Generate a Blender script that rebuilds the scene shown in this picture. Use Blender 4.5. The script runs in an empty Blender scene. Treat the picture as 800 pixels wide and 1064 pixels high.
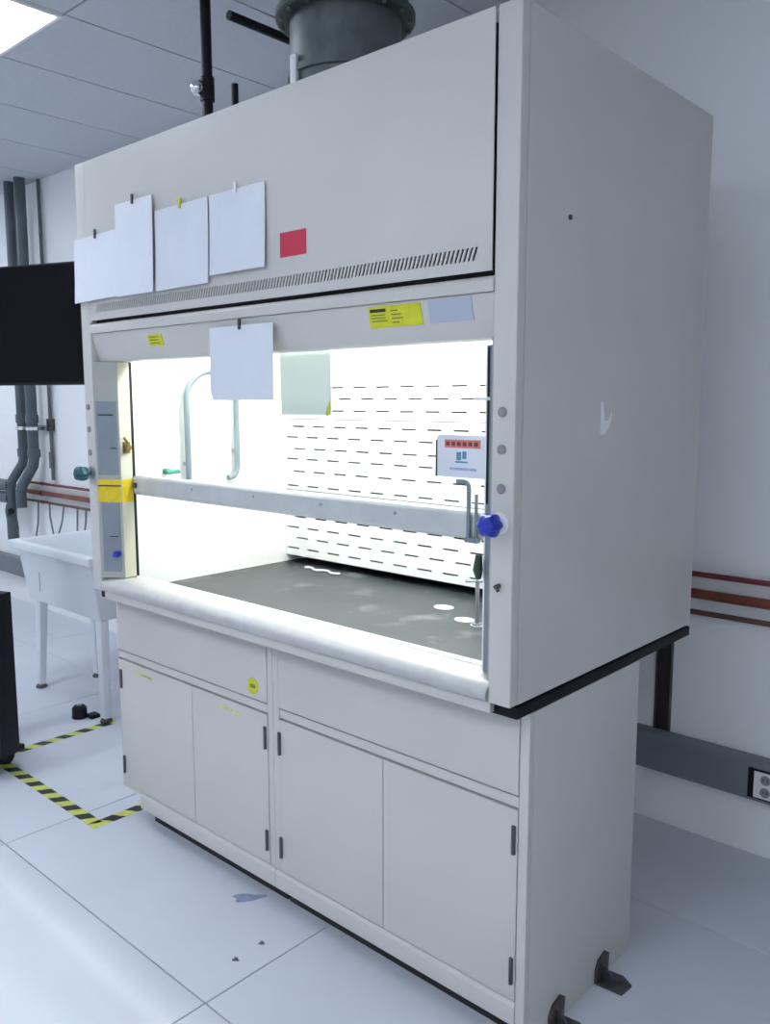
import bpy, bmesh, math, random
from mathutils import Vector, Matrix
random.seed(7)
S = bpy.context.scene
C = S.collection

# ------------------------------------------------------------------ camera
cam_d = bpy.data.cameras.new('camera')
cam = bpy.data.objects.new('camera', cam_d); C.objects.link(cam)
FPX = 877.74
cam_d.sensor_fit = 'HORIZONTAL'; cam_d.sensor_width = 36.0
cam_d.lens = 36.0 * FPX / 800.0
cam_d.clip_start = 0.05
fw = Vector((-0.66783237, 0.73288921, -0.12989739))
rt = Vector((0.73921967, 0.67346394, -0.00077267))
up = Vector((-0.08691492, 0.09653872, 0.99152714))
m = Matrix((rt, up, -fw)).transposed().to_4x4()
m.translation = Vector((2.8484, -1.5316, 1.5944))
cam.matrix_world = m
S.camera = cam

# ------------------------------------------------------------------ world, light levels, exposure
w = bpy.data.worlds.new('world'); S.world = w; w.use_nodes = True
w.node_tree.nodes['Background'].inputs[0].default_value = (0.75, 0.84, 1.0, 1)
w.node_tree.nodes['Background'].inputs[1].default_value = 0.3
CEILING_LIGHT = 16.0
HOOD_LIGHT = 105.0
LIGHT_COL = (0.80, 0.885, 1.0)
S.view_settings.view_transform = 'Standard'
S.view_settings.look = 'None'
S.view_settings.exposure = 0.0
S.view_settings.gamma = 1.0
S.view_settings.use_curve_mapping = False

# ------------------------------------------------------------------ materials
def mat(name, col, rough=0.5, metal=0.0, var=0.05, scale=6.0, bump=0.0, bscale=80.0, spec=0.5, stain=None, coat=0.0):
    """Principled material with a noise-driven tint; stain=(colour, scale, low, high) adds worn patches."""
    mt = bpy.data.materials.new(name); mt.use_nodes = True
    nt = mt.node_tree; N = nt.nodes; L = nt.links
    bs = N['Principled BSDF']
    tc = N.new('ShaderNodeTexCoord')
    nz = N.new('ShaderNodeTexNoise'); nz.inputs['Scale'].default_value = scale; nz.inputs['Detail'].default_value = 4
    L.new(tc.outputs['Object'], nz.inputs['Vector'])
    mr = N.new('ShaderNodeMapRange')
    mr.inputs['From Min'].default_value = 0.3; mr.inputs['From Max'].default_value = 0.7
    mr.inputs['To Min'].default_value = 1 - var; mr.inputs['To Max'].default_value = 1 + var
    L.new(nz.outputs['Fac'], mr.inputs['Value'])
    mul = N.new('ShaderNodeVectorMath'); mul.operation = 'SCALE'
    mul.inputs[0].default_value = col
    L.new(mr.outputs['Result'], mul.inputs['Scale'])
    last = mul.outputs['Vector']
    if stain:
        n2 = N.new('ShaderNodeTexNoise'); n2.inputs['Scale'].default_value = stain[1]; n2.inputs['Detail'].default_value = 6
        L.new(tc.outputs['Object'], n2.inputs['Vector'])
        r2 = N.new('ShaderNodeMapRange'); r2.inputs['From Min'].default_value = stain[2]; r2.inputs['From Max'].default_value = stain[3]
        L.new(n2.outputs['Fac'], r2.inputs['Value'])
        mx = N.new('ShaderNodeMix'); mx.data_type = 'RGBA'
        L.new(r2.outputs['Result'], mx.inputs[0]); L.new(last, mx.inputs[6])
        mx.inputs[7].default_value = (*stain[0], 1)
        last = mx.outputs[2]
    L.new(last, bs.inputs['Base Color'])
    bs.inputs['Roughness'].default_value = rough
    bs.inputs['Metallic'].default_value = metal
    bs.inputs['Specular IOR Level'].default_value = spec
    bs.inputs['Coat Weight'].default_value = coat
    if bump:
        n3 = N.new('ShaderNodeTexNoise'); n3.inputs['Scale'].default_value = bscale; n3.inputs['Detail'].default_value = 3
        L.new(tc.outputs['Object'], n3.inputs['Vector'])
        bp = N.new('ShaderNodeBump'); bp.inputs['Strength'].default_value = bump; bp.inputs['Distance'].default_value = 0.002
        L.new(n3.outputs['Fac'], bp.inputs['Height']); L.new(bp.outputs['Normal'], bs.inputs['Normal'])
    return mt

def emit(name, col, st):
    mt = bpy.data.materials.new(name); mt.use_nodes = True
    nt = mt.node_tree; nt.nodes.clear()
    e = nt.nodes.new('ShaderNodeEmission'); o = nt.nodes.new('ShaderNodeOutputMaterial')
    e.inputs[0].default_value = (*col, 1); e.inputs[1].default_value = st
    nt.links.new(e.outputs[0], o.inputs[0])
    return mt

def glass(name, tint, gl=0.06):
    mt = bpy.data.materials.new(name); mt.use_nodes = True
    nt = mt.node_tree; nt.nodes.clear(); N = nt.nodes; L = nt.links
    t = N.new('ShaderNodeBsdfTransparent'); t.inputs[0].default_value = (*tint, 1)
    g = N.new('ShaderNodeBsdfGlossy'); g.inputs['Roughness'].default_value = 0.03
    mx = N.new('ShaderNodeMixShader'); mx.inputs[0].default_value = gl
    o = N.new('ShaderNodeOutputMaterial')
    L.new(t.outputs[0], mx.inputs[1]); L.new(g.outputs[0], mx.inputs[2]); L.new(mx.outputs[0], o.inputs[0])
    return mt

def translucent(name, col, fac):
    mt = bpy.data.materials.new(name); mt.use_nodes = True
    nt = mt.node_tree; nt.nodes.clear(); N = nt.nodes; L = nt.links
    nz = N.new('ShaderNodeTexNoise'); nz.inputs['Scale'].default_value = 9
    cr = N.new('ShaderNodeMix'); cr.data_type = 'RGBA'
    cr.inputs[6].default_value = (*[c * 0.95 for c in col], 1); cr.inputs[7].default_value = (*col, 1)
    L.new(nz.outputs['Fac'], cr.inputs[0])
    d = N.new('ShaderNodeBsdfDiffuse'); t = N.new('ShaderNodeBsdfTranslucent')
    L.new(cr.outputs[2], d.inputs[0]); L.new(cr.outputs[2], t.inputs[0])
    mx = N.new('ShaderNodeMixShader'); mx.inputs[0].default_value = fac
    o = N.new('ShaderNodeOutputMaterial')
    L.new(d.outputs[0], mx.inputs[1]); L.new(t.outputs[0], mx.inputs[2]); L.new(mx.outputs[0], o.inputs[0])
    return mt

M = {}
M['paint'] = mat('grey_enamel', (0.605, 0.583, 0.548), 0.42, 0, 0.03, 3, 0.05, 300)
M['paint_jamb'] = mat('grey_enamel_shaded', (0.40, 0.40, 0.37), 0.45, 0, 0.04, 5)  # hood paint copied darker and olive; the jamb's dimmer light is in the colour
M['lit_cream'] = mat('lit_enamel', (0.62, 0.60, 0.47), 0.4, 0, 0.03, 8)  # cream tint paints in the glow from the hood interior
M['liner'] = mat('white_liner', (0.88, 0.88, 0.86), 0.45, 0, 0.02, 4)
M['sill'] = mat('brushed_sill', (0.52, 0.515, 0.51), 0.4, 0.15, 0.05, 30)
M['sill_strip'] = mat('rough_white_strip', (0.85, 0.85, 0.84), 0.7, 0, 0.15, 120, 0.5, 200)
M['sash_bar'] = mat('satin_sash_bar', (0.56, 0.57, 0.57), 0.4, 0.1, 0.06, 12)
M['epoxy'] = mat('black_epoxy', (0.008, 0.009, 0.011), 0.6, 0, 0.2, 7, spec=0.2)
M['epoxy_top'] = mat('worn_epoxy', (0.024, 0.031, 0.034), 0.42, 0, 0.25, 5, 0.05, 60, 0.5, ((0.15, 0.165, 0.17), 6.0, 0.57, 0.75))
M['black'] = mat('black_plastic', (0.009, 0.010, 0.014), 0.5, 0, 0.2, 10, spec=0.25)
M['dark_gap'] = mat('dark_gap', (0.02, 0.02, 0.022), 0.8, 0, 0.1, 10)  # near-black; also stands in for shade in recesses and behind slots
M['screen'] = mat('dark_screen', (0.002, 0.002, 0.003), 0.25, 0, 0.1, 4, spec=0.15)
M['hinge'] = mat('dark_steel', (0.10, 0.105, 0.115), 0.4, 0.6, 0.15, 40)
M['bracket'] = mat('grimy_bracket', (0.09, 0.09, 0.095), 0.55, 0.5, 0.3, 40, 0.3, 90)
M['steel'] = mat('steel', (0.36, 0.40, 0.43), 0.3, 0.75, 0.06, 30)
M['tube'] = mat('dull_tube', (0.20, 0.25, 0.28), 0.4, 0.2, 0.06, 30)
M['chrome'] = mat('chrome', (0.8, 0.8, 0.82), 0.12, 1.0, 0.02, 10)
M['galv'] = mat('galvanised', (0.13, 0.15, 0.152), 0.42, 0.35, 0.2, 14)
M['damper'] = mat('dark_green_sheet', (0.055, 0.08, 0.07), 0.5, 0.3, 0.25, 8)
M['wall'] = mat('white_wall', (0.90, 0.905, 0.91), 0.75, 0, 0.02, 1.5, 0.1, 120)
M['ceil_tile'] = mat('ceiling_tile', (0.55, 0.58, 0.63), 0.9, 0, 0.03, 30, 0.25, 220)
M['ceil_grid'] = mat('ceiling_grid', (0.42, 0.44, 0.48), 0.6, 0, 0.03, 10)
M['floor_tile'] = mat('floor_vinyl', (0.66, 0.68, 0.74), 0.55, 0, 0.03, 2.5, 0.03, 40, 0.5, ((0.52, 0.54, 0.60), 3.0, 0.62, 0.9))
M['joint'] = mat('floor_joint', (0.32, 0.335, 0.37), 0.8, 0, 0.1, 20)
M['paper'] = mat('white_paper', (0.80, 0.82, 0.87), 0.5, 0, 0.03, 7)
M['paper_b'] = mat('sleeved_paper', (0.76, 0.785, 0.85), 0.3, 0, 0.03, 7)
M['paper_back'] = translucent('backlit_paper', (0.74, 0.78, 0.765), 0.36)
M['yellow'] = mat('yellow_label', (0.66, 0.66, 0.02), 0.5, 0, 0.08, 30)
M['amber'] = mat('amber_label', (0.75, 0.55, 0.01), 0.45, 0, 0.12, 30)
M['pale_yellow'] = mat('pale_yellow_label', (0.60, 0.58, 0.28), 0.5, 0, 0.2, 60)
M['ink'] = mat('dark_ink', (0.03, 0.03, 0.02), 0.6, 0, 0.2, 60)
M['olive_ink'] = mat('olive_ink', (0.26, 0.27, 0.03), 0.6, 0, 0.3, 60)
M['red'] = mat('red_label', (0.60, 0.018, 0.06), 0.5, 0, 0.08, 20)
M['coral'] = mat('coral_print', (0.75, 0.20, 0.17), 0.5, 0, 0.1, 60)
M['blue_ink'] = mat('blue_print', (0.10, 0.30, 0.42), 0.5, 0, 0.3, 90)
M['violet_ink'] = mat('violet_print', (0.38, 0.42, 0.68), 0.5, 0, 0.2, 90)
M['blue'] = mat('blue_plastic', (0.015, 0.03, 0.40), 0.3, 0, 0.15, 60)
M['teal'] = mat('teal_plastic', (0.012, 0.075, 0.10), 0.4, 0, 0.2, 60)
M['green'] = mat('green_plastic', (0.02, 0.25, 0.17), 0.35, 0, 0.2, 60)
M['dark_green'] = mat('dark_green_plastic', (0.02, 0.05, 0.03), 0.4, 0, 0.2, 60)
M['plate'] = mat('slate_plate', (0.22, 0.255, 0.29), 0.4, 0.1, 0.05, 12)
M['film'] = mat('bluish_film', (0.47, 0.51, 0.60), 0.18, 0, 0.04, 7)
M['copper'] = mat('copper_pipe', (0.27, 0.085, 0.055), 0.42, 0.5, 0.3, 6)
M['dark_red'] = mat('dark_red_pipe', (0.20, 0.045, 0.05), 0.45, 0.2, 0.3, 6)
M['brown_pipe'] = mat('brown_pipe', (0.15, 0.07, 0.06), 0.45, 0.2, 0.3, 6)
M['drain'] = mat('drain_pipe', (0.085, 0.11, 0.125), 0.4, 0.1, 0.1, 6)
M['raceway'] = mat('grey_raceway', (0.20, 0.22, 0.245), 0.45, 0.2, 0.06, 4)
M['strut'] = mat('brown_strut', (0.13, 0.125, 0.11), 0.5, 0.4, 0.15, 10)
M['tub'] = mat('white_plastic', (0.80, 0.83, 0.87), 0.4, 0, 0.02, 5)
M['white'] = mat('white_enamel', (0.85, 0.85, 0.86), 0.4, 0, 0.02, 5)
M['grey_btn'] = mat('grey_button', (0.27, 0.275, 0.29), 0.5, 0, 0.05, 30)
M['brass'] = mat('dull_brass', (0.20, 0.14, 0.05), 0.4, 0.6, 0.2, 60)
M['tape_black'] = mat('tape_black', (0.02, 0.02, 0.018), 0.45, 0, 0.3, 30)
M['tape_yellow'] = mat('tape_yellow', (0.66, 0.70, 0.14), 0.45, 0, 0.12, 30)
M['spot'] = mat('blue_grey_stain', (0.30, 0.36, 0.50), 0.5, 0, 0.2, 30)
M['spot_dark'] = mat('dark_spot', (0.10, 0.11, 0.16), 0.5, 0, 0.2, 30)
M['glass'] = glass('sash_glass', (0.97, 0.985, 0.98))
M['lamp'] = emit('lamp_diffuser', LIGHT_COL, CEILING_LIGHT)
M['hood_lamp'] = emit('hood_tube', (0.97, 1.0, 0.97), HOOD_LIGHT)

# ------------------------------------------------------------------ helpers
class MB:
    def __init__(s): s.bm = bmesh.new(); s.mi = 0
    def _f(s, vs):
        try:
            f = s.bm.faces.new(vs); f.material_index = s.mi
        except ValueError: pass
    def hexa(s, p):
        """8 points: bottom 4 then top 4"""
        v = [s.bm.verts.new(q) for q in p]
        for a in ((0, 3, 2, 1), (4, 5, 6, 7), (0, 1, 5, 4), (1, 2, 6, 5), (2, 3, 7, 6), (3, 0, 4, 7)):
            s._f([v[i] for i in a])
        return s
    def box(s, x0, x1, y0, y1, z0, z1):
        return s.hexa([(x0, y0, z0), (x1, y0, z0), (x1, y1, z0), (x0, y1, z0), (x0, y0, z1), (x1, y0, z1), (x1, y1, z1), (x0, y1, z1)])
    def prism(s, prof, ax, a0, a1):
        """profile in the other two axes (cyclic order), swept a0..a1 along ax"""
        def P(u, v, a):
            return {'x': (a, u, v), 'y': (u, a, v), 'z': (u, v, a)}[ax]
        A = [s.bm.verts.new(P(u, v, a0)) for u, v in prof]
        Bv = [s.bm.verts.new(P(u, v, a1)) for u, v in prof]
        n = len(prof)
        s._f(A[::-1]); s._f(Bv)
        for i in range(n): s._f([A[i], A[(i + 1) % n], Bv[(i + 1) % n], Bv[i]])
        return s
    def tube(s, pts, r, seg=12, cap=True):
        pts = [Vector(p) for p in pts]; rings = []
        rr = r if isinstance(r, (list, tuple)) else [r] * len(pts)
        ref = None
        for i, p in enumerate(pts):
            d = (pts[min(i + 1, len(pts) - 1)] - pts[max(i - 1, 0)])
            if d.length < 1e-9: d = pts[-1] - pts[0]
            d.normalize()
            if ref is None:
                ref = Vector((0, 0, 1)) if abs(d.z) < 0.9 else Vector((1, 0, 0))
            u = (ref - d * ref.dot(d)); u.normalize(); ref = u
            v = d.cross(u)
            rings.append([s.bm.verts.new(p + (u * math.cos(t) + v * math.sin(t)) * rr[i]) for t in [2 * math.pi * k / seg for k in range(seg)]])
        for a, b in zip(rings, rings[1:]):
            for k in range(seg): s._f([a[k], a[(k + 1) % seg], b[(k + 1) % seg], b[k]])
        if cap: s._f(rings[0][::-1]); s._f(rings[-1])
        return s
    def ball(s, c, r, seg=14, sc=(1, 1, 1)):
        mtx = Matrix.Translation(c) @ Matrix.Diagonal((r * sc[0], r * sc[1], r * sc[2], 1))
        bmesh.ops.create_uvsphere(s.bm, u_segments=seg, v_segments=seg // 2 + 1, radius=1, matrix=mtx)
        return s
    def disc_poly(s, pts, nrm, t):
        """flat outline (3-D points) with thickness t along nrm"""
        nrm = Vector(nrm)
        A = [s.bm.verts.new(p) for p in pts]; Bv = [s.bm.verts.new(Vector(p) + nrm * t) for p in pts]
        n = len(pts); s._f(A[::-1]); s._f(Bv)
        for i in range(n): s._f([A[i], A[(i + 1) % n], Bv[(i + 1) % n], Bv[i]])
        return s
    def build(s, name, mats, parent=None, bev=0.0, seg=2, smooth=True):
        bm = s.bm
        bmesh.ops.recalc_face_normals(bm, faces=bm.faces)
        if bev:
            es = [e for e in bm.edges if len(e.link_faces) == 2 and e.calc_face_angle(0) > 0.5]
            bmesh.ops.bevel(bm, geom=es, offset=bev, segments=seg, profile=0.6, affect='EDGES', clamp_overlap=True)
        xs = [v.co for v in bm.verts]
        o3 = Vector(((min(v.x for v in xs) + max(v.x for v in xs)) / 2, (min(v.y for v in xs) + max(v.y for v in xs)) / 2, min(v.z for v in xs)))
        for v in bm.verts: v.co -= o3
        me = bpy.data.meshes.new(name); bm.to_mesh(me); bm.free()
        for mm in (mats if isinstance(mats, (list, tuple)) else [mats]): me.materials.append(mm if not isinstance(mm, str) else M[mm])
        if smooth:
            me.polygons.foreach_set('use_smooth', [True] * len(me.polygons))
            me.set_sharp_from_angle(angle=math.radians(35))
        o = bpy.data.objects.new(name, me); C.objects.link(o)
        if parent is not None:
            o.parent = parent
            o.location = o3 - WL[parent.name]
        else:
            o.location = o3
        WL[o.name] = o3.copy()
        return o
WL = {}
def tag(o, label, cat, group=None):
    o['label'] = label; o['category'] = cat
    if group: o['group'] = group
    return o
def thing(name, loc, label, cat, group=None):
    o = bpy.data.objects.new(name, None); C.objects.link(o); o.empty_display_size = 0.1
    o.location = loc; WL[o.name] = Vector(loc)
    return tag(o, label, cat, group)
def struct(o):
    o['kind'] = 'structure'; return o
def arc(c, r, a0, a1, n, plane='yz', fixed=0):
    out = []
    for i in range(n + 1):
        a = a0 + (a1 - a0) * i / n
        u = c[0] + r * math.cos(a); v = c[1] + r * math.sin(a)
        out.append({'yz': (fixed, u, v), 'xz': (u, fixed, v), 'xy': (u, v, fixed)}[plane])
    return out

# ------------------------------------------------------------------ room shell
X0, X1, Y0, Y1, ZC = -5.0, 4.6, -4.6, 1.434, 3.15
fl = struct(MB().box(X0, X1, Y0, Y1, -0.10, -0.006).build('floor', 'joint'))
g = 0.0021
xs = [X0] + [v for v in [1.1 + 1.22 * k for k in range(-6, 5)] if X0 + .05 < v < X1 - .05] + [X1]
ys = [Y0] + [v for v in [-0.327 + 1.22 * k for k in range(-5, 5)] if Y0 + .05 < v < Y1 - .05] + [Y1]
for xa, xb in zip(xs, xs[1:]):
    for ya, yb in zip(ys, ys[1:]):
        MB().box(xa + g, xb - g, ya + g, yb - g, -0.0058, 0.0).build('floor_tile', 'floor_tile', fl, 0.0008, 1)
struct(MB().box(X0 - .1, X1 + .1, Y1, Y1 + .1, -.1, ZC + .15).build('wall_back', 'wall'))
struct(MB().box(X0 - .1, X0, Y0, Y1, -.1, ZC + .15).build('wall_left', 'wall'))
struct(MB().box(X1, X1 + .1, Y0, Y1, -.1, ZC + .15).build('wall_right', 'wall'))
struct(MB().box(X0 - .1, X1 + .1, Y0 - .1, Y0, -.1, ZC + .15).build('wall_front', 'wall'))
ce = struct(MB().box(X0, X1, Y0, Y1, ZC + .012, ZC + .12).build('ceiling', 'ceil_grid'))
# suspended grid: tiles are pieces of the ceiling
cx = [X0] + [v for v in [-0.575 + 0.61 * k for k in range(-9, 9)] if X0 + .05 < v < X1 - .05] + [X1]
cy = [Y0] + [v for v in [0.295 + 1.22 * k for k in range(-5, 2)] if Y0 + .05 < v < Y1 - .05] + [Y1]
lights = [(-1.185, -0.925), (-4.235, -0.925), (-1.185, -3.365), (1.255, -3.365), (3.695, -3.365)]  # first panel is in view; the others are unseen, added to light the room
LEN = [1.22, 1.22, 1.22, 1.22, 1.22]
def in_light(xm, ym): return any(a < xm < a + .61 and b < ym < b + h for (a, b), h in zip(lights, LEN))
full = None
for xa, xb in zip(cx, cx[1:]):
    for ya, yb in zip(cy, cy[1:]):
        if in_light((xa + xb) / 2, (ya + yb) / 2): continue
        std = abs(xb - xa - .61) < .002 and abs(yb - ya - 1.22) < .002
        if std and full is not None:
            o = full.copy(); C.objects.link(o); o.parent = ce
            o.location = Vector(((xa + xb) / 2, (ya + yb) / 2, ZC)) - WL['ceiling']
        else:
            o = MB().box(xa + .005, xb - .005, ya + .005, yb - .005, ZC, ZC + .0115).build('ceiling_tile', 'ceil_tile', ce)
            if std: full = o
LL = ['recessed rectangular ceiling light panel glowing white at the top left corner',
      'unseen ceiling light panel added farther left over the sink wall, outside the picture',
      'unseen ceiling light panel added behind the camera to the left, outside the picture',
      'unseen ceiling light panel added straight behind the camera, outside the picture',
      'unseen ceiling light panel added behind the camera to the right, outside the picture']
for (a, b), lb, h in zip(lights, LL, LEN):
    t = thing('ceiling_light', (a + .305, b + h / 2, ZC - .012), lb, 'ceiling light', 'ceiling light panels')
    MB().box(a + .02, a + .59, b + .02, b + h - .02, ZC - .004, ZC + .008).build('diffuser', 'lamp', t)
    f = MB()
    f.box(a + .004, a + .0195, b + .004, b + h - .004, ZC - .012, ZC + .011).box(a + .5905, a + .606, b + .004, b + h - .004, ZC - .012, ZC + .011)
    f.box(a + .0195, a + .5905, b + .004, b + .0195, ZC - .012, ZC + .011).box(a + .0195, a + .5905, b + h - .0195, b + h - .004, ZC - .012, ZC + .011)
    f.build('frame', 'white', t)

# ------------------------------------------------------------------ fume hood
W, D, ZB, ZT = 1.83, 0.986, 0.911, 2.404
hood = thing('fume_hood', (W / 2, D / 2, ZB), 'large grey laboratory fume hood with lit white interior and half raised sash', 'fume hood')
# outer shell
sp = MB().box(W - .022, W, .031, D, ZB, ZT).build('side_panel', 'paint', hood, 0.002)
MB().box(0, .022, .031, D, ZB, ZT).build('side_panel', 'paint', hood, 0.002)
MB().box(.0225, W - .0225, D - .02, D, ZB, ZT).build('back_panel', 'paint', hood)
MB().box(.0225, W - .0225, .02, D - .0205, ZT - .024, ZT - .004).build('top_cover', 'paint', hood)
# screw and scrap of white tape on the side panel
MB().tube([(W, .203, 2.004), (W + .004, .203, 2.004)], .006, 10).build('screw', 'bracket', sp)
sc = [(W + .0006, y, z) for y, z in [(.372, 1.592), (.384, 1.592), (.392, 1.545), (.415, 1.548), (.428, 1.572), (.432, 1.560), (.418, 1.530), (.396, 1.512), (.374, 1.512)]]
o = MB().disc_poly(sc, (1, 0, 0), .0016).build('tape_scrap', 'white', sp); o['label'] = 'torn scrap of white tape'
# front posts
def btn(par, x, z, r=.011, m_='grey_btn', y0=0.0, d=.005):
    return MB().tube([(x, y0 + .0001, z), (x, y0 - d * .6, z), (x, y0 - d, z)], [r, r, r * .75], 16).build('button', m_, par)
pr = MB().box(1.77, W, 0, .030, ZB, ZT).build('front_post', 'paint', hood, 0.004, 3)
for z in (1.571, 1.490, 1.404): btn(pr, 1.797, z)
k = MB().tube([(1.795, .0, 1.187), (1.795, -.016, 1.187)], [.006, .004], 10).tube([(1.795, -.012, 1.187), (1.803, -.014, 1.178)], .004, 8).build('hook', 'bracket', pr)
pl = MB().box(0, .060, 0, .030, ZB, ZT).build('front_post', 'paint', hood, 0.004, 3)
for z in (1.575, 1.496, 1.413): btn(pl, .022, z)
def valve(par, x, z, col, d):
    """service valve: round escutcheon, stem and a four-lobed handwheel facing the room"""
    e = MB().tube([(x, -.0001, z), (x, -.006, z), (x, -.009, z)], [.024, .024, .018], 20).build('escutcheon', 'white' if col == 'blue' else 'steel', par)
    h = MB().tube([(x, -.009, z), (x, -d + .012, z)], .009, 12)
    n = 30; prev = None
    for k_ in range(9):
        v = -math.pi / 2 + math.pi * (k_ + .5) / 9
        yy = -d + .026 * math.sin(v); q = math.cos(v) ** .6
        ring = [h.bm.verts.new((x + math.cos(a) * q * (.026 + .0028 * math.cos(6 * a)), yy, z + math.sin(a) * q * (.026 + .0028 * math.cos(6 * a)))) for a in [2 * math.pi * i / n for i in range(n)]]
        if prev:
            for i in range(n): h._f([prev[i], prev[(i + 1) % n], ring[(i + 1) % n], ring[i]])
        else: h._f(ring[::-1])
        prev = ring
    h._f(prev)
    hh = h.build('valve_handle', col, par)
    return hh
valve(pr, 1.797, 1.328, 'blue', .042)
valve(pl, .030, 1.340, 'teal', .042)
# louvred upper front panel: a sheet with a row of slanted slots cut through it
fy0, fy1 = -.006, -.003
fx0, fx1, fz0, fz1 = .075, 1.767, 1.872, 2.400
sl0, sl1 = 1.897, 1.925
p = MB()
p.box(fx0, fx1, fy0, fy1, fz0, sl0).box(fx0, fx1, fy0, fy1, sl1, fz1)
pitch = .0123; sw = .0062; slant = .010
edges = []
xx = .115
while xx < 1.715:
    edges.append(xx); xx += pitch
def quad_piece(a0, a1, b0, b1):   # bottom a0..a1, top b0..b1
    p.hexa([(a0, fy0, sl0), (a1, fy0, sl0), (a1, fy1, sl0), (a0, fy1, sl0), (b0, fy0, sl1), (b1, fy0, sl1), (b1, fy1, sl1), (b0, fy1, sl1)])
quad_piece(fx0, edges[0], fx0, edges[0] + slant)
for a, b in zip(edges, edges[1:]): quad_piece(a + sw, b, a + sw + slant, b + slant)
quad_piece(edges[-1] + sw, fx1, edges[-1] + sw + slant, fx1)
fp = p.build('upper_front_panel', 'paint', hood, smooth=False)
fp['label'] = 'upper front panel with a row of slanted louvre slots'
MB().box(.0605, 1.7695, .020, .024, 1.866, 2.379).build('louvre_shade_sheet', 'dark_gap', hood)  # dark sheet stands in for the shaded cavity behind the slots
MB().box(.0605, .0745, 0, .018, 1.866, 2.40).build('panel_stile', 'paint', hood, .001)
# lip and header over the opening
MB().prism([(-.004, 1.829), (-.004, 1.853), (.002, 1.862), (.018, 1.862), (.018, 1.829)], 'x', .0605, 1.7695).build('header_lip', 'paint', hood, 0.002)
hd = MB().prism([(.004, 1.8285), (.010, 1.800), (.026, 1.745), (.032, 1.733), (.10, 1.733), (.10, 1.745), (.04, 1.750), (.022, 1.8285)], 'x', .0605, 1.7695).build('header', 'paint', hood, 0.003)
# labels stuck on the header (they follow its slope)
def hdr(z):
    return (.004 + (1.8285 - z) / (1.8285 - 1.80) * .006) if z > 1.80 else (.010 + (1.80 - z) / .055 * .016)
def on_header(name, x0, x1, z0, z1, m_, t=.0012, lift=.0004):
    b = MB(); zs = [z0, (z0 + z1) / 2, z1]
    if z0 < 1.80 < z1: zs = [z0, 1.80, z1]
    for za, zb in zip(zs, zs[1:]):
        ya, yb = hdr(za) - lift, hdr(zb) - lift
        b.hexa([(x0, ya - t, za), (x1, ya - t, za), (x1, ya, za), (x0, ya, za), (x0, yb - t, zb), (x1, yb - t, zb), (x1, yb, zb), (x0, yb, zb)])
    return b.build(name, m_, hd)
o = on_header('warning_label', 1.392, 1.560, 1.772, 1.822, 'yellow'); o['label'] = 'wide yellow notice label with black print'
def ink(x0, x1, z0, z1, m_='ink'): on_header('label_print', x0, x1, z0, z1, m_, .0003, .0018)
ink(1.398, 1.450, 1.808, 1.816)
for zz in (1.800, 1.793, 1.786): ink(1.400, 1.444 + .01 * random.random(), zz, zz + .0035, 'olive_ink')
for i in range(4): ink(1.466, 1.486 + .03 * random.random(), 1.781 + .009 * i, 1.784 + .009 * i, 'olive_ink')
o = on_header('warning_label', .405, .487, 1.772, 1.808, 'yellow'); o['label'] = 'small yellow label'
for i in range(3): ink(.415, .465 + .012 * random.random(), 1.779 + .0095 * i, 1.783 + .0095 * i, 'olive_ink')
o = on_header('film_label', 1.582, 1.706, 1.774, 1.824, 'film'); o['label'] = 'bluish glossy film label'
MB().box(1.083, 1.185, fy0 - .0012, fy0, 1.973, 2.036).build('red_label', 'red', fp)
# jambs either side of the opening (45 degree airfoils with a straight return)
JZ0, JZ1 = .962, 1.7325
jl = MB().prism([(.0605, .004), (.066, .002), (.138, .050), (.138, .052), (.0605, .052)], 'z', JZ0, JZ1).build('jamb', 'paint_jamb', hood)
MB().box(.0605, .137, .0525, .098, JZ0, JZ1).build('jamb_return', 'lit_cream', hood, 0.002)  # enamel tinted by painted-in interior light
MB().box(.0605, .131, .0985, .112, JZ0, JZ1).build('sash_track', 'black', hood)
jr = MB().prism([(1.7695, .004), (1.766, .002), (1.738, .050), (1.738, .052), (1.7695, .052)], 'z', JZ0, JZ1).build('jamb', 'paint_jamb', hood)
MB().box(1.740, 1.7695, .0525, .098, JZ0, JZ1).build('jamb_return', 'paint', hood, 0.002)
MB().box(1.742, 1.7695, .0985, .112, JZ0, JZ1).build('sash_track', 'black', hood)
MB().box(1.712, 1.7195, .054, .064, .962, 1.72).build('sash_guide', 'white', hood, .002)
MB().box(1.720, 1.7375, .050, .064, .962, 1.72).build('sash_guide', 'plate', hood)
MB().box(1.7215, 1.727, .0485, .0498, 1.36, 1.715).build('sash_guide', 'black', hood)
# plates on the left jamb slope
dv = Vector((.072, .048, 0)); dn = Vector((.048, -.072, 0)).normalized(); J0 = Vector((.066, .002, 0))
def on_jamb(name, s0, s1, z0, z1, m_, t=.002, lift=0.0, par=None):
    a = J0 + dv * s0 + dn * lift; b = J0 + dv * s1 + dn * lift
    c, d = b + dn * t, a + dn * t
    return MB().hexa([(*a.xy, z0), (*b.xy, z0), (*c.xy, z0), (*d.xy, z0), (*a.xy, z1), (*b.xy, z1), (*c.xy, z1), (*d.xy, z1)]).build(name, m_, par or jl)
on_jamb('service_plate', .04, .92, 1.335, 1.595, 'plate')
on_jamb('plate_line', .12, .78, 1.545, 1.550, 'dark_gap', .0006, .0021)
on_jamb('plate_latch', .62, .86, 1.428, 1.433, 'hinge', .003, .0021)
on_jamb('service_plate', .10, .90, .985, 1.235, 'plate')
on_jamb('plate_line', .42, .80, 1.112, 1.115, 'dark_gap', .0006, .0021)
o = on_jamb('caution_band', -.02, 1.0, 1.238, 1.318, 'amber', .0025, .0003); o['label'] = 'amber caution label wrapped round the jamb'
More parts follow.
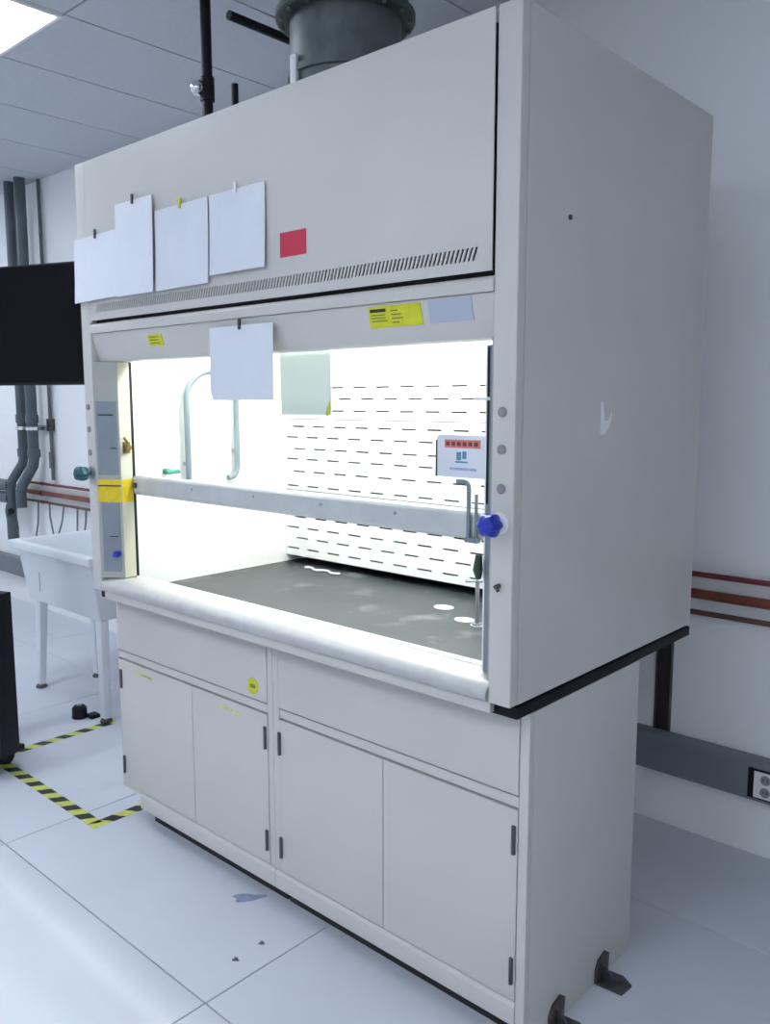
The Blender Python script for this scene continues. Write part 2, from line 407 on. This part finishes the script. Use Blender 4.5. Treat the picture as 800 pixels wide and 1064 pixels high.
on_jamb('caution_line', -.02, 1.0, 1.294, 1.299, 'ink', .0006, .0029)
MB().box(.1372, .1384, .0530, .0960, 1.238, 1.318).build('caution_band', 'amber', jl)
o = MB().tube([(.122, .0405, 1.053), (.137, .020, 1.053)], [.010, .013], 14).tube([(.137, .020, 1.053), (.148, .008, 1.053)], [.010, .009], 12).build('outlet_knob', 'blue', jl)
o = MB().box(.1372, .150, .062, .084, 1.412, 1.452).tube([(.150, .073, 1.432), (.160, .073, 1.432)], .011, 12).tube([(.150, .073, 1.452), (.150, .060, 1.468)], .005, 8).build('sash_latch', 'brass', jl, .0015)
# sash
sash_y0, sash_y1 = .1135, .1195
sg = MB().box(.134, 1.740, sash_y0, sash_y1, 1.330, 1.745).build('sash_glass', 'glass', hood)
sb = MB().prism([(.100, 1.266), (.096, 1.272), (.096, 1.322), (.102, 1.330), (.130, 1.330), (.130, 1.262), (.104, 1.262)], 'x', .1395, 1.7000).build('sash_handle', 'sash_bar', hood, .002)
for x in (.156,): MB().ball((x, .094, 1.296), .010, 12).build('sash_bumper', 'bracket', sb)
for x in (.50, .82, 1.12, 1.40): MB().tube([(x, .0962, 1.306), (x, .0942, 1.306)], .005, 10).build('screw', 'steel', sb)
# bent rod and posts at the right end of the handle
hk = [(1.644, .088, 1.268), (1.644, .088, 1.385)] + arc((1.629, 1.388), .015, 0, math.pi / 2, 5, 'xz', .088) + [(1.608, .088, 1.403)]
MB().tube(hk, .0055, 10).build('sash_rod', 'tube', sb)
MB().tube([(1.665, .090, 1.268), (1.665, .090, 1.375)], .004, 10).build('sash_rod', 'tube', sb)
MB().box(1.637, 1.674, .080, .0955, 1.258, 1.270).build('rod_clip', 'tube', sb, .002)
MB().tube([(1.708, .044, 1.24), (1.708, .040, 1.205), (1.708, .044, 1.185)], [.008, .012, .007], 12).build('cord_grip', 'dark_green', pr)
o = MB().box(1.712, 1.752, .010, .018, 1.596, 1.604).build('white_clip', 'white', pr, .002)
# danger card on the sash
cd = MB()
n = 6
outl = [(1.545, 1.410), (1.690, 1.410), (1.690, 1.513)] + [(1.555 + .014 * math.cos(a), 1.499 + .014 * math.sin(a)) for a in [math.pi / 2 + math.pi / 2 * i / n for i in range(n + 1)]]
cd.prism([(x - .013, z) for x, z in outl], 'y', .106, .110)
card = cd.build('warning_card', 'paper_b', sg); card['label'] = 'white warning card with red heading'
MB().box(1.5278, 1.5318, .104, .1128, 1.410, 1.500).build('card_edge', 'bracket', card)
MB().box(1.556, 1.664, .1052, .1058, 1.482, 1.502).build('card_heading', 'coral', card)
for i in range(6): MB().box(1.560 + .017 * i, 1.571 + .017 * i, .1047, .1051, 1.487, 1.497).build('heading_mark', 'brown_pipe', card)
for x0, x1, z0, z1 in ((1.592, 1.606, 1.452, 1.472), (1.610, 1.622, 1.456, 1.474), (1.588, 1.626, 1.446, 1.450)):
    MB().box(x0, x1, .1052, .1058, z0, z1).build('pictogram', 'blue_ink', card)
MB().box(1.572, 1.652, .1052, .1058, 1.428, 1.434).build('print_line', 'violet_ink', card)
# sill (bullnose airfoil) and its rough rear strip
sp_ = [(.0, .9125), (-.006, .918), (-.009, .928), (-.006, .939), (.004, .949), (.022, .956), (.050, .959), (.092, .958), (.092, .9125)]
sl = MB().prism(sp_, 'x', .0610, 1.7680).build('sill', 'sill', hood)
MB().box(.1395, 1.7380, .0922, .118, .9125, .9605).build('sill_strip', 'sill_strip', hood, .002)
MB().box(.0610, 1.7690, .010, .028, .882, .9105).build('front_rail', 'paint', hood, .002)
# liner, baffles, lamp
LX0, LX1, BY, LZ = .110, 1.745, .840, 2.20
MB().box(LX0 - .012, LX0, .1125, .955, ZB, LZ).build('liner', 'liner', hood)
MB().box(LX1, LX1 + .012, .1125, .955, ZB, LZ).build('liner', 'liner', hood)
MB().box(LX0 - .012, LX1 + .012, .1005, .112, 1.7335, LZ).build('liner', 'liner', hood)
MB().box(LX0 - .012, LX1 + .012, .1005, .955, LZ, LZ + .012).build('liner', 'liner', hood)
MB().box(LX0 - .012, LX1 + .012, .9555, .9655, ZB, LZ + .012).build('plenum_back', 'dark_gap', hood)  # near-black puts the plenum's shade into the colour
def baffle(z0, z1, rows):
    b = MB(); t = .006; x0, x1 = LX0 + .002, LX1 - .002
    zc = z0
    for i, (z, off) in enumerate(sorted(rows)):
        h = .0033
        b.box(x0, x1, BY, BY + t, zc, z - h)
        x = x0; s = off
        while s + .036 < x1:
            b.box(x, s - .035, BY, BY + t, z - h, z + h); x = s + .035; s += .121
        b.box(x, x1, BY, BY + t, z - h, z + h)
        zc = z + h
    b.box(x0, x1, BY, BY + t, zc, z1)
    return b.build('baffle_panel', 'liner', hood, smooth=False)
baffle(.943, 1.222, [(.974, .158), (1.020, .215), (1.064, .158), (1.110, .205), (1.155, .158), (1.200, .215)])
baffle(1.225, 1.520, [(1.242, .160), (1.303, .200), (1.355, .160), (1.398, .205), (1.446, .160), (1.491, .200)])
baffle(1.523, LZ - .001, [(1.556, .190), (1.603, .230), (1.648, .190)])
lf = MB().box(.30, 1.52, .32, .62, LZ - .03, LZ - .001).build('lamp_housing', 'white', hood, .004)
for y in (.40, .54): MB().tube([(.33, y, LZ - .046), (1.49, y, LZ - .046)], .013, 12).build('lamp_tube', 'hood_lamp', lf)
# bent tube on the left liner with its green valve
tb = [(.138, .336, 1.30), (.138, .334, 1.60)] + [(.138, .334 + .1165 - .1165 * math.cos(a), 1.60 + .11 * math.sin(a)) for a in [math.pi * i / 14 for i in range(1, 14)]] + [(.138, .567, 1.60), (.138, .567, 1.34), (.138, .560, 1.315), (.138, .545, 1.300), (.138, .520, 1.295)]
MB().tube(tb, .0115, 12).build('bent_tube', 'tube', hood)
for yy, zz in ((.336, 1.36), (.567, 1.40)): MB().box(.1102, .130, yy - .006, yy + .006, zz - .006, zz + .006).build('tube_standoff', 'steel', hood)
MB().tube([(.1102, .25, 1.335), (.150, .25, 1.335)], [.012, .010], 12).tube([(.150, .23, 1.335), (.150, .285, 1.335)], .007, 10).build('gas_valve', 'green', hood)

# ------------------------------------------------------------------ worktop
wt = thing('epoxy_worktop', (W / 2, .5, .876), 'black epoxy worktop with a worn grey surface between hood and cabinets', 'worktop')
MB().box(0, W, .030, D, .876, .9035).build('slab', 'epoxy', wt, .002)
MB().box(LX0 + .001, LX1 - .001, .12, .955, .904, .9105).build('work_surface', 'epoxy_top', wt)
for k_, (x, y, r) in enumerate(((1.135, .64, .036), (1.285, .555, .034), (1.352, .530, .022))):
    n = 20
    MB().disc_poly([(x + r * math.cos(2 * math.pi * i / n), y + r * .8 * math.sin(2 * math.pi * i / n), .9106) for i in range(n)], (0, 0, 1), .002).build('white_port_cover', 'white', wt)
# small double-post fixture on the worktop
t = thing('service_outlet', (1.352, .53, .9125), 'small steel two-post outlet standing on the worktop behind the right post', 'lab fixture')
MB().tube([(1.352, .53, .9128), (1.352, .53, .918)], .016, 14).build('base', 'steel', t)
MB().tube([(1.352, .53, .918), (1.352, .53, 1.085)], .0065, 10).build('post', 'steel', t)
MB().tube([(1.378, .553, .9128), (1.378, .553, 1.05)], .005, 10).build('post', 'steel', t)
MB().tube([(1.325, .505, 1.050), (1.388, .562, 1.050)], .005, 10).build('cross_arm', 'steel', t)
# loose white cord on the worktop back corner
pts = [(.30 + .02 * i, .775 + .012 * math.sin(i * 1.3), .9165) for i in range(11)]
tag(MB().tube(pts, .0045, 8).build('cord', 'white'), 'short pale cord lying at the back left of the worktop', 'cord')

# ------------------------------------------------------------------ base cabinets
FY = .086
def cabinet(x0, x1, left):
    lb = 'grey base cabinet under the left half of the hood, with round yellow sticker' if left else 'grey base cabinet under the right half of the hood, beside the floor brackets'
    c = thing('base_cabinet', ((x0 + x1) / 2, .36, 0), lb, 'cabinet', 'base cabinets under the hood')
    dx0, dx1 = (x0 + .008, .8785) if left else (.9345, x1 - .028)
    body = MB()
    body.box(x0 + .001, x1 - (.001 if left else .020), .105, .647, .116, .874)
    body.build('body', 'paint', c, .001)
    # face frame
    if left:
        MB().box(.8805, x1 - .0006, FY + .001, .1045, .131, .874).build('stile', 'paint', c, .001)
        MB().box(x0 + .001, x0 + .0055, FY + .001, .1045, .1165, .874).build('stile', 'paint', c, .001)
    else:
        MB().box(x0 + .0006, .9325, FY + .001, .1045, .131, .874).build('stile', 'paint', c, .001)
        MB().box(x1 - .0255, x1, FY, .1045, .0, .874).build('stile', 'paint', c, .0015)
        MB().box(x1 - .0195, x1, .105, .647, 0, .874).build('side_panel', 'paint', c, .001)
    xr0, xr1 = dx0, dx1
    MB().box(xr0, xr1, FY + .002, .1045, .857, .874).build('top_rail', 'paint', c, .001)
    MB().box(xr0, xr1, FY + .002, .1045, .6335, .6600).build('middle_rail', 'paint', c, .001)
    bx0 = .126 if left else x0 + .0006
    bx1 = x1 - .0006 if left else x1 - .026
    MB().prism([(FY - .004, .068), (FY - .004, .118), (FY + .002, .128), (.1045, .128), (.1045, .068)], 'x', bx0, bx1).build('bottom_rail', 'paint', c, .002)
    if left: MB().box(x0 + .001, .1255, FY + .004, .1045, .1165, .128).build('bottom_strip', 'paint', c)
    MB().box(bx0 + .01, bx1, .135, .60, 0, .1155).build('toe_kick', 'dark_gap', c)  # near-black colour carries the shadow under the bottom rail
    ap = MB().box(dx0, dx1, FY - .001, .1035, .6655, .854).build('apron_panel', 'paint', c, .0015)
    # doors
    mid = .4775 if left else 1.3665
    for i, (a, b) in enumerate(((dx0, mid - .0015), (mid + .0015, dx1))):
        d = MB().box(a, b, FY - .001, .1035, .1325, .6275).build('door', 'paint', c, .0015)
        hx = (a + (.014 if left else .003)) if i == 0 else (b - .009)
        for z0, z1 in ((.178, .246), (.516, .588)):
            MB().tube([(hx, FY - .004, z0), (hx, FY - .004, z1)], .0055, 10).build('hinge', 'hinge', d)
        if left:
            lx, lz = (.115, .594) if i == 0 else (.625, .591)
            q = MB()
            q.disc_poly([(lx, FY - .0012, lz + .010), (lx + .045, FY - .0012, lz + .016), (lx + .118, FY - .0012, lz + .008), (lx + .120, FY - .0012, lz - .004), (lx + .06, FY - .0012, lz + .001), (lx + .004, FY - .0012, lz)], (0, -1, 0), .0008)
            q.build('door_label', 'pale_yellow', d)
            if i == 0: MB().box(lx + .055, lx + .115, FY - .0024, FY - .0021, lz + .001, lz + .005).build('label_print', 'olive_ink', d)
    if left:
        n = 20
        st = MB().disc_poly([(.812 + .027 * math.cos(2 * math.pi * i / n), FY - .0012, .706 + .027 * math.sin(2 * math.pi * i / n)) for i in range(n)], (0, -1, 0), .001).build('round_sticker', 'yellow', ap)
        MB().box(.800, .826, FY - .0026, FY - .0023, .700, .713).build('sticker_print', 'olive_ink', ap)
    return c
cabinet(0.0, .905, True)
cabinet(.905, W, False)
# floor brackets against the right cabinet side
def bracket(y, lb):
    t = thing('floor_bracket', (W + .03, y, 0), lb, 'bracket', 'floor brackets by the cabinet')
    x = W + .0008
    MB().prism([(y - .035, .0005), (y + .035, .0005), (y + .040, .058), (y + .018, .074), (y - .020, .064), (y - .035, .040)], 'x', x, x + .006).build('upright_flange', 'bracket', t, .0012)
    MB().prism([(x + .0062, y - .036), (x + .080, y - .030), (x + .084, y + .020), (x + .050, y + .040), (x + .0062, y + .034)], 'z', .0004, .008).build('floor_flange', 'bracket', t, .0012)
    MB().tube([(x + .050, y, .008), (x + .050, y, .020)], .011, 6).build('bolt', 'hinge', t)
    MB().prism([(x + .0062, .008), (x + .045, .008), (x + .0062, .050)], 'y', y - .004, y + .004).build('gusset', 'bracket', t)
bracket(.475, 'dark metal floor bracket farther back along the cabinet side')
bracket(.235, 'dark metal floor bracket nearest the cabinet front corner')

# ------------------------------------------------------------------ papers on the hood
def sheet(name, x0, x1, z0, z1, y, m_, lb, top=None, bow=.004, lean=.006, rl=0, shear=0.0, clip=None, t=.0015, grp='sheets pinned on the hood', cat='paper'):
    th = thing(name, ((x0 + x1) / 2, y, z0), lb, cat, grp)
    nu, nv = 8, 8; b = MB(); fr = []; bk = []
    for j in range(nv + 1):
        v = j / nv; rf = []; rb = []
        for i in range(nu + 1):
            u = i / nu
            x = x0 + (x1 - x0) * u; z = z0 + (z1 - z0) * v + shear * u
            if rl and v < .12 and u < .12: x += rl * (1 - u / .12) * (1 - v / .12)
            yy = y - lean * (1 - v) ** 2 - bow * math.sin(math.pi * u) * (1 - v) 
            rf.append(b.bm.verts.new((x, yy - t, z))); rb.append(b.bm.verts.new((x, yy, z)))
        fr.append(rf); bk.append(rb)
    for j in range(nv):
        for i in range(nu):
            b._f([fr[j][i], fr[j][i + 1], fr[j + 1][i + 1], fr[j + 1][i]])
            b._f([bk[j][i], bk[j + 1][i], bk[j + 1][i + 1], bk[j][i + 1]])
    rim = [(0, i) for i in range(nu)] + [(j, nu) for j in range(nv)] + [(nv, i) for i in range(nu, 0, -1)] + [(j, 0) for j in range(nv, 0, -1)]
    for k in range(len(rim)):
        (a, c), (d, e) = rim[k], rim[(k + 1) % len(rim)]
        b._f([fr[a][c], bk[a][c], bk[d][e], fr[d][e]])
    b.build('page', m_, th)
    xm = (x0 + x1) / 2
    zt = z1 + shear / 2
    if clip:
        MB().box(xm - .0045, xm + .0045, y - .006, y + .0004, zt - .012, zt + .018).build('clip', clip, th, .001)
    return th
PY = fy0 - .0006
sheet('paper_sheet', -.005, .290, 1.935, 2.150, PY - .004, 'paper', 'leftmost white paper sheet on the hood top, overhanging its left edge', clip='bracket', shear=.004)
sheet('paper_sheet', .283, .497, 1.934, 2.226, PY - .010, 'paper', 'tall narrow white sheet second from left on the hood top', clip='bracket')
sheet('paper_sheet', .503, .775, 1.934, 2.176, PY - .004, 'paper_b', 'white sheet third from left with a yellow clip on the hood top', clip='yellow', shear=.002)
sheet('paper_sheet', .783, 1.029, 1.955, 2.178, PY - .004, 'paper_b', 'large white sheet beside the red label on the hood top', clip='white')
sheet('paper_sheet', .762, 1.047, 1.598, 1.808, -.0062, 'paper_b', 'white sheet in a clear sleeve hanging from the header over the sash', rl=.012, lean=.002, bow=.002, clip='bracket')
t = sheet('paper_sheet', .920, 1.133, 1.556, 1.745, .1265, 'paper_back', 'pale backlit sheet with a yellow corner tab behind the sash glass', lean=-.004, bow=.0)
MB().disc_poly([(1.133, .1258, 1.565), (1.133, .1258, 1.600), (1.124, .1258, 1.585), (1.112, .1258, 1.562), (1.118, .1258, 1.550)], (0, 1, 0), -.0006).build('yellow_tab', 'yellow', t)

# ------------------------------------------------------------------ on top of the hood
ZH = ZT - .004
t = thing('exhaust_duct', (.83, .5, ZH), 'round galvanised exhaust duct with a dark flange rising from the hood top', 'duct')
MB().tube([(.83, .5, ZH + .0005), (.83, .5, ZH + .02)], .225, 40).build('collar', 'galv', t, .002)
MB().tube([(.83, .5, ZH + .02), (.83, .5, 2.60), (.83, .5, 2.603), (.83, .5, 2.623), (.83, .5, 2.626), (.83, .5, 2.78)], [.178, .178, .186, .186, .178, .178], 40).build('duct_pipe', 'galv', t)
MB().tube([(.83, .5, 2.8105), (.83, .5, 3.149)], .200, 40).build('damper_drum', 'damper', t)
MB().tube([(.83, .5, 2.7802), (.83, .5, 2.786), (.83, .5, 2.804), (.83, .5, 2.810)], [.215, .222, .222, .215], 40).build('flange', 'damper', t)
for i in range(16):
    a_ = 2 * math.pi * (i + .5) / 16
    MB().tube([(.83 + .206 * math.cos(a_), .5 + .206 * math.sin(a_), 2.772), (.83 + .206 * math.cos(a_), .5 + .206 * math.sin(a_), 2.7802)], .007, 6).build('flange_bolt', 'galv', t)
MB().tube([(.480, .31, 2.850), (.480, .60, 2.850)], .015, 12).build('damper_rod', 'black', t)
MB().box(.480, .645, .560, .575, 2.839, 2.851).build('rod_bracket', 'black', t)
MB().box(.775, .802, .310, .322, ZH + .021, 2.650).build('duct_strap', 'white', t, .002)
t = thing('conduit', (.095, .5, ZH), 'black vertical conduit with a chrome fitting rising from the hood top to the ceiling', 'pipe')
MB().tube([(.095, .5, ZH + .0005), (.095, .5, ZC - .0005)], .020, 14).build('pipe', 'black', t)
MB().tube([(.095, .5, 2.715), (.095, .5, 2.80)], .027, 14).build('coupling', 'black', t)
MB().ball((.078, .468, 2.760), .028, 16).tube([(.078, .468, 2.76), (.095, .5, 2.76)], .014, 10).build('chrome_fitting', 'chrome', t)
MB().tube([(.022, .5, 3.10), (.022, .5, 3.1495)], .016, 10).tube([(.022, .5, 3.105), (.095, .5, 3.105)], .012, 10).build('chrome_bend', 'chrome', t)
tag(MB().tube([(.260, .5, ZH + .0005), (.260, .5, 2.66)], .010, 10).tube([(.260, .5, 2.655), (.260, .5, 2.737)], .013, 14).build('pipe_stub', 'black'), 'short black pipe stub between conduit and duct on the hood top', 'pipe')

# ------------------------------------------------------------------ back wall services
def run(name, z, r, m_, lb):
    t = thing(name, (0, 1.38, z), lb, 'pipe', 'horizontal service pipes on the back wall')
    MB().tube([(-3.60, 1.40, z), (X1 - .02, 1.40, z)], r, 12).build('pipe', m_, t)
    for x in (-3.3, -1.6, .2, 1.562, 3.2):
        MB().tube([(x - .015, 1.40, z), (x + .015, 1.40, z)], r + .003, 12).build('pipe_clamp', 'bracket', t)
        if abs(x - 1.562) > .01: MB().box(x - .008, x + .008, 1.40 + r, 1.4335, z - .006, z + .006).build('clamp_stem', 'bracket', t)
run('service_pipe', .984, .010, 'dark_red', 'thin dark red pipe, topmost of three along the back wall')
run('service_pipe', .913, .018, 'copper', 'thick copper pipe, middle of three along the back wall')
run('service_pipe', .846, .010, 'brown_pipe', 'thin brown pipe, lowest of three along the back wall')
t = thing('cable_raceway', (0, 1.40, .22), 'long dark grey metal cable raceway low on the back wall', 'raceway')
MB().box(X0 + .01, X1 - .01, 1.372, 1.4335, .224, .366).build('trunking', 'raceway', t, .003)
MB().box(X0 + .01, X1 - .01, 1.366, 1.3718, .344, .366).build('cover_lip', 'raceway', t, .001)
t = thing('wall_outlet', (1.96, 1.366, .236), 'white power outlet in a dark frame on the grey raceway', 'outlet')
MB().box(1.905, 2.025, 1.3655, 1.3715, .236, .342).build('frame', 'black', t, .001)
MB().box(1.926, 2.004, 1.360, 1.3652, .243, .336).build('face_plate', 'white', t, .002)
for z in (.268, .312):
    r_ = MB().tube([(1.965, 1.3605, z), (1.965, 1.3575, z)], .017, 16).build('receptacle', 'grey_btn', t)
    MB().box(1.957, 1.960, 1.3570, 1.3574, z - .004, z + .006).box(1.970, 1.973, 1.3570, 1.3574, z - .004, z + .006).build('slot', 'ink', r_)
t = thing('strut_post', (1.562, 1.42, .3665), 'brown metal strut post standing on the raceway behind the hood', 'post')
ps = MB(); ps.box(1.532, 1.594, 1.4300, 1.4335, .3668, 1.10).box(1.532, 1.537, 1.4215, 1.4300, .3668, 1.10).box(1.589, 1.594, 1.4215, 1.4300, .3668, 1.10)
ps.build('channel', 'strut', t)
MB().box(1.5375, 1.5885, 1.4265, 1.4298, .3668, 1.10).build('channel_floor', 'dark_gap', t)
# tall drain pipes at the far left of the wall
DY = 1.305
def drain(x, r, pts, lb):
    t = thing('drain_pipe', (x, DY, pts[-1][1]), lb, 'pipe', 'vertical drain pipes at the left of the wall')
    MB().tube([(a, DY, c) for a, c in pts], r, 16).build('pipe', 'drain', t)
    for z in (1.47, 1.22):
        MB().tube([(x, DY, z - .03), (x, DY, z + .03)], r + .008, 16).build('coupling', 'drain', t)
    MB().tube([(x, DY, 1.388), (x, DY, 1.412)], r + .010, 16).box(x - .012, x + .012, DY + r, 1.3945, 1.390, 1.410).build('clamp', 'chrome', t)
    return t
t1 = drain(-3.375, .034, [(-3.375, 3.149), (-3.375, 1.19), (-3.395, 1.14), (-3.60, .99), (-3.62, .95), (-3.62, .80)], 'thick dark grey drain pipe with a trap, left of the pair')
MB().tube([(-3.62, DY, .81), (-3.62, DY - .01, .76), (-3.61, DY - .01, .70), (-3.60, DY - .01, .64), (-3.60, DY - .01, .545)], [.042, .042, .038, .042, .042], 16).build('trap_pipe', 'drain', t1)
MB().tube([(-3.60, DY - .04, .74), (-3.50, DY - .06, .775)], [.014, .024], 10).build('side_valve', 'black', t1)
for z in (.955, .86): MB().tube([(-3.90, DY, z), (-3.62, DY, z)], .045, 16).build('branch', 'drain', t1)
t2 = drain(-3.205, .038, [(-3.205, 3.149), (-3.205, 1.19), (-3.225, 1.13), (-3.42, .97), (-3.45, .92), (-3.45, .80)], 'thick dark grey drain pipe above the sink, right of the pair')
t = thing('thin_conduit', (-3.14, 1.38, .99), 'thin grey conduit running down the wall right of the drain pipes', 'pipe')
MB().tube([(-3.14, 1.41, 3.149), (-3.14, 1.41, 1.02)], .012, 10).build('pipe', 'galv', t)
MB().box(-3.165, -3.115, 1.390, 1.4330, 1.38, 1.47).build('junction_box', 'bracket', t, .004)
tag(MB().box(-3.54, -3.175, 1.395, 1.4335, 1.385, 1.42).build('pipe_rail', 'steel', bev=.002), 'short metal strut rail behind the two drain pipes', 'rail')
t = tag(MB().box(-3.205, -3.160, 1.415, 1.4335, 1.105, 1.225).build('wall_switch', 'raceway', bev=.003), 'small dark switch box on the wall left of the hood', 'switch')
for i, (pts, lb) in enumerate((
    ([(-2.98, 1.40, .838), (-3.00, 1.39, .72), (-3.06, 1.38, .60), (-3.09, 1.38, .575), (-3.12, 1.38, .62), (-3.17, 1.385, .75), (-3.20, 1.40, .838)], 'thin grey hose hanging in a V from the wall pipes'),
    ([(-2.78, 1.40, .838), (-2.78, 1.395, .75), (-2.79, 1.395, .66)], 'thin straight drop line, left of two, under the wall pipes'),
    ([(-2.66, 1.40, .838), (-2.66, 1.395, .76), (-2.68, 1.395, .69)], 'thin straight drop line, right of two, under the wall pipes'),
    ([(-3.38, 1.40, .838), (-3.38, 1.39, .68), (-3.40, 1.38, .58)], 'thin drop line beside the drain trap'))):
    tag(MB().tube(pts, .007, 8).build('hose', 'raceway'), lb, 'hose', 'thin lines hanging from the wall pipes')

# ------------------------------------------------------------------ utility sink
t = thing('utility_sink', (-1.27, .7, 0), 'white plastic utility sink on legs left of the fume hood', 'sink')
x0, x1, y0, y1 = -1.70, -.84, .43, .985
b = MB()
def ring(x0, x1, y0, y1, z): return [(x0, y0, z), (x1, y0, z), (x1, y1, z), (x0, y1, z)]
R_ = [ring(x0 + .055, x1 - .055, y0 + .075, y1 - .065, .525), ring(x0 + .035, x1 - .035, y0 + .035, y1 - .035, .808), ring(x0, x1, y0, y1, .812), ring(x0, x1, y0, y1, .855),
      ring(x0 + .04, x1 - .04, y0 + .04, y1 - .04, .858), ring(x0 + .06, x1 - .06, y0 + .06, y1 - .06, .80), ring(x0 + .08, x1 - .08, y0 + .095, y1 - .09, .545)]
V = [[b.bm.verts.new(q) for q in r] for r in R_]
b._f(V[0][::-1]); b._f(V[-1])
for r0, r1 in zip(V, V[1:]):
    for k_ in range(4): b._f([r0[k_], r0[(k_ + 1) % 4], r1[(k_ + 1) % 4], r1[k_]])
bs_ = b.build('basin', 'tub', t, .008, 3)
for x, y in ((-1.675, .560), (-.93, .535), (-1.615, .87), (-.93, .88)):
    xt = min(max(x, -1.615), -.925); yt = min(max(y, .535), .89)
    lg = MB().hexa([(x - .021, y - .018, .02), (x + .021, y - .018, .02), (x + .021, y + .018, .02), (x - .021, y + .018, .02),
                    (xt - .028, yt - .022, .526), (xt + .028, yt - .022, .526), (xt + .028, yt + .022, .526), (xt - .028, yt + .022, .526)]).build('leg', 'tub', t, .004)
    MB().tube([(x, y, 0.0003), (x, y, .008), (x, y, .024)], [.030, .030, .018], 12).build('foot', 'bracket', lg)
MB().box(-1.452, -1.448, y0 + .045, y0 + .0465, .60, .70).build('moulding_line', 'raceway', bs_)

# ------------------------------------------------------------------ television and cart
ax = Vector((.937, .349, 0)); nn = Vector((.349, -.937, 0))
def obb(c, w_, d_, z0, z1):
    c = Vector((c[0], c[1], 0)); q = []
    for z in (z0, z1):
        for a, e in ((-1, 1), (1, 1), (1, -1), (-1, -1)):
            v = c + ax * (a * w_ / 2) + nn * (e * d_ / 2); q.append((v.x, v.y, z))
    return q
tc_ = (-.775, .062)
t = thing('television', (tc_[0], tc_[1], 1.66), 'black flat television screen left of the fume hood', 'television')
MB().hexa(obb(tc_, .86, .03, 1.662, 2.148)).build('casing', 'black', t, .004)
MB().hexa(obb((tc_[0] + nn.x * .016, tc_[1] + nn.y * .016), .846, .0015, 1.674, 2.141)).build('screen', 'screen', t)
MB().hexa(obb((tc_[0] - nn.x * .04, tc_[1] - nn.y * .04), .50, .05, 1.70, 2.02)).build('rear_housing', 'black', t, .004)
t = thing('television_cart', (-.80, -.05, 0), 'black rolling television cart at the left edge of the picture', 'cart')
pc = (tc_[0] - nn.x * .10 - ax.x * .30, tc_[1] - nn.y * .10 - ax.y * .30)
MB().hexa(obb(pc, .10, .065, .10, 2.0)).build('post', 'black', t, .004)
bc = (-.79, -.115)
MB().hexa(obb(((pc[0] + bc[0] - .1) / 2, (pc[1] + bc[1]) / 2), .06, .30, .0995, .125)).build('post_foot', 'black', t)
MB().hexa(obb(bc, .30, .10, .10, .80)).build('column', 'black', t, .004)
MB().hexa(obb((-.93, -.14), .50, .18, .075, .099)).build('base', 'black', t, .004)
for a, e in ((-.20, .07), (.20, .07), (-.20, -.07), (.16, -.07)):
    v = Vector((-.93, -.14, 0)) + ax * a + nn * e
    MB().tube([(v.x - ax.x * .012, v.y - ax.y * .012, .0365), (v.x + ax.x * .012, v.y + ax.y * .012, .0365)], .036, 16).build('caster', 'black', t)
cb = [(-.40, .225, 1.66), (-.395, .228, 1.60), (-.40, .23, 1.55), (-.375, .24, 1.48), (-.365, .245, 1.42)]
tag(MB().tube(cb, .004, 8).build('cable', 'raceway'), 'thin dark cable dangling below the television corner', 'cable')

# ------------------------------------------------------------------ floor marks and bits
def tape(ax_, c, a0, a1, lb, width=.05, rev=False):
    """hazard tape: alternating slanted yellow and black fields on one strip"""
    b = MB(); step = .052; sl_ = .03; a = a0; i = 0
    while a < a1 - 1e-6:
        e = min(a + step, a1)
        s0 = sl_ if a > a0 else 0; s1 = sl_ if e < a1 else 0
        if e + s1 > a1: s1 = a1 - e
        q = [(a, c - width / 2), (e, c - width / 2), (e + s1, c + width / 2), (a + s0, c + width / 2)]
        if ax_ == 'y': q = [(v, u) for u, v in q]
        b.mi = i % 2
        b.hexa([(u, v, .0003) for u, v in q] + [(u, v, .0010) for u, v in q])
        a = e; i += 1
    return tag(b.build('floor_tape', ['tape_yellow', 'tape_black'], smooth=False), lb, 'tape', 'hazard tape on the floor')
tape('x', -.030, -1.02, -.028, 'yellow and black hazard tape running across the floor from the cart')
tape('y', -.002, -.056, .30, 'short yellow and black hazard tape running under the cabinet corner')
tape('y', -.90, -.004, .56, 'yellow and black hazard tape running from the cart to the sink leg')
t = thing('rubber_stop', (-1.07, .49, 0), 'small black rubber stop lying on the floor before the sink', 'stop')
MB().tube([(-1.085, .475, .0005), (-1.085, .475, .05), (-1.085, .475, .062)], [.038, .036, .026], 18).build('puck', 'black', t)
MB().box(-1.06, -1.005, .495, .545, .0005, .020).build('tongue', 'black', t, .004)
MB().tube([(-1.085, .475, .062), (-1.085, .475, .067)], .012, 12).build('bolt', 'steel', t)
def blot(name, c, rx, ry, m_, lb, rot=0.0):
    n = 18; pts = []
    for i in range(n):
        a = 2 * math.pi * i / n; k = 1 + .22 * math.sin(3 * a + 1) + .10 * math.sin(5 * a)
        u, v = rx * k * math.cos(a), ry * k * math.sin(a)
        pts.append((c[0] + u * math.cos(rot) - v * math.sin(rot), c[1] + u * math.sin(rot) + v * math.cos(rot), .0003))
    tag(MB().disc_poly(pts, (0, 0, 1), .0004).build(name, m_), lb, 'stain', 'stains on the floor')
blot('floor_stain', (.80, .055), .050, .022, 'spot', 'blue grey stain on the floor at the cabinet toe', .8)
blot('floor_stain', (1.017, -.162), .010, .009, 'spot_dark', 'small dark spot on the floor near the joint crossing')
blot('floor_stain', (1.015, -.064), .009, .008, 'spot_dark', 'small dark spot on the floor nearer the cabinet')
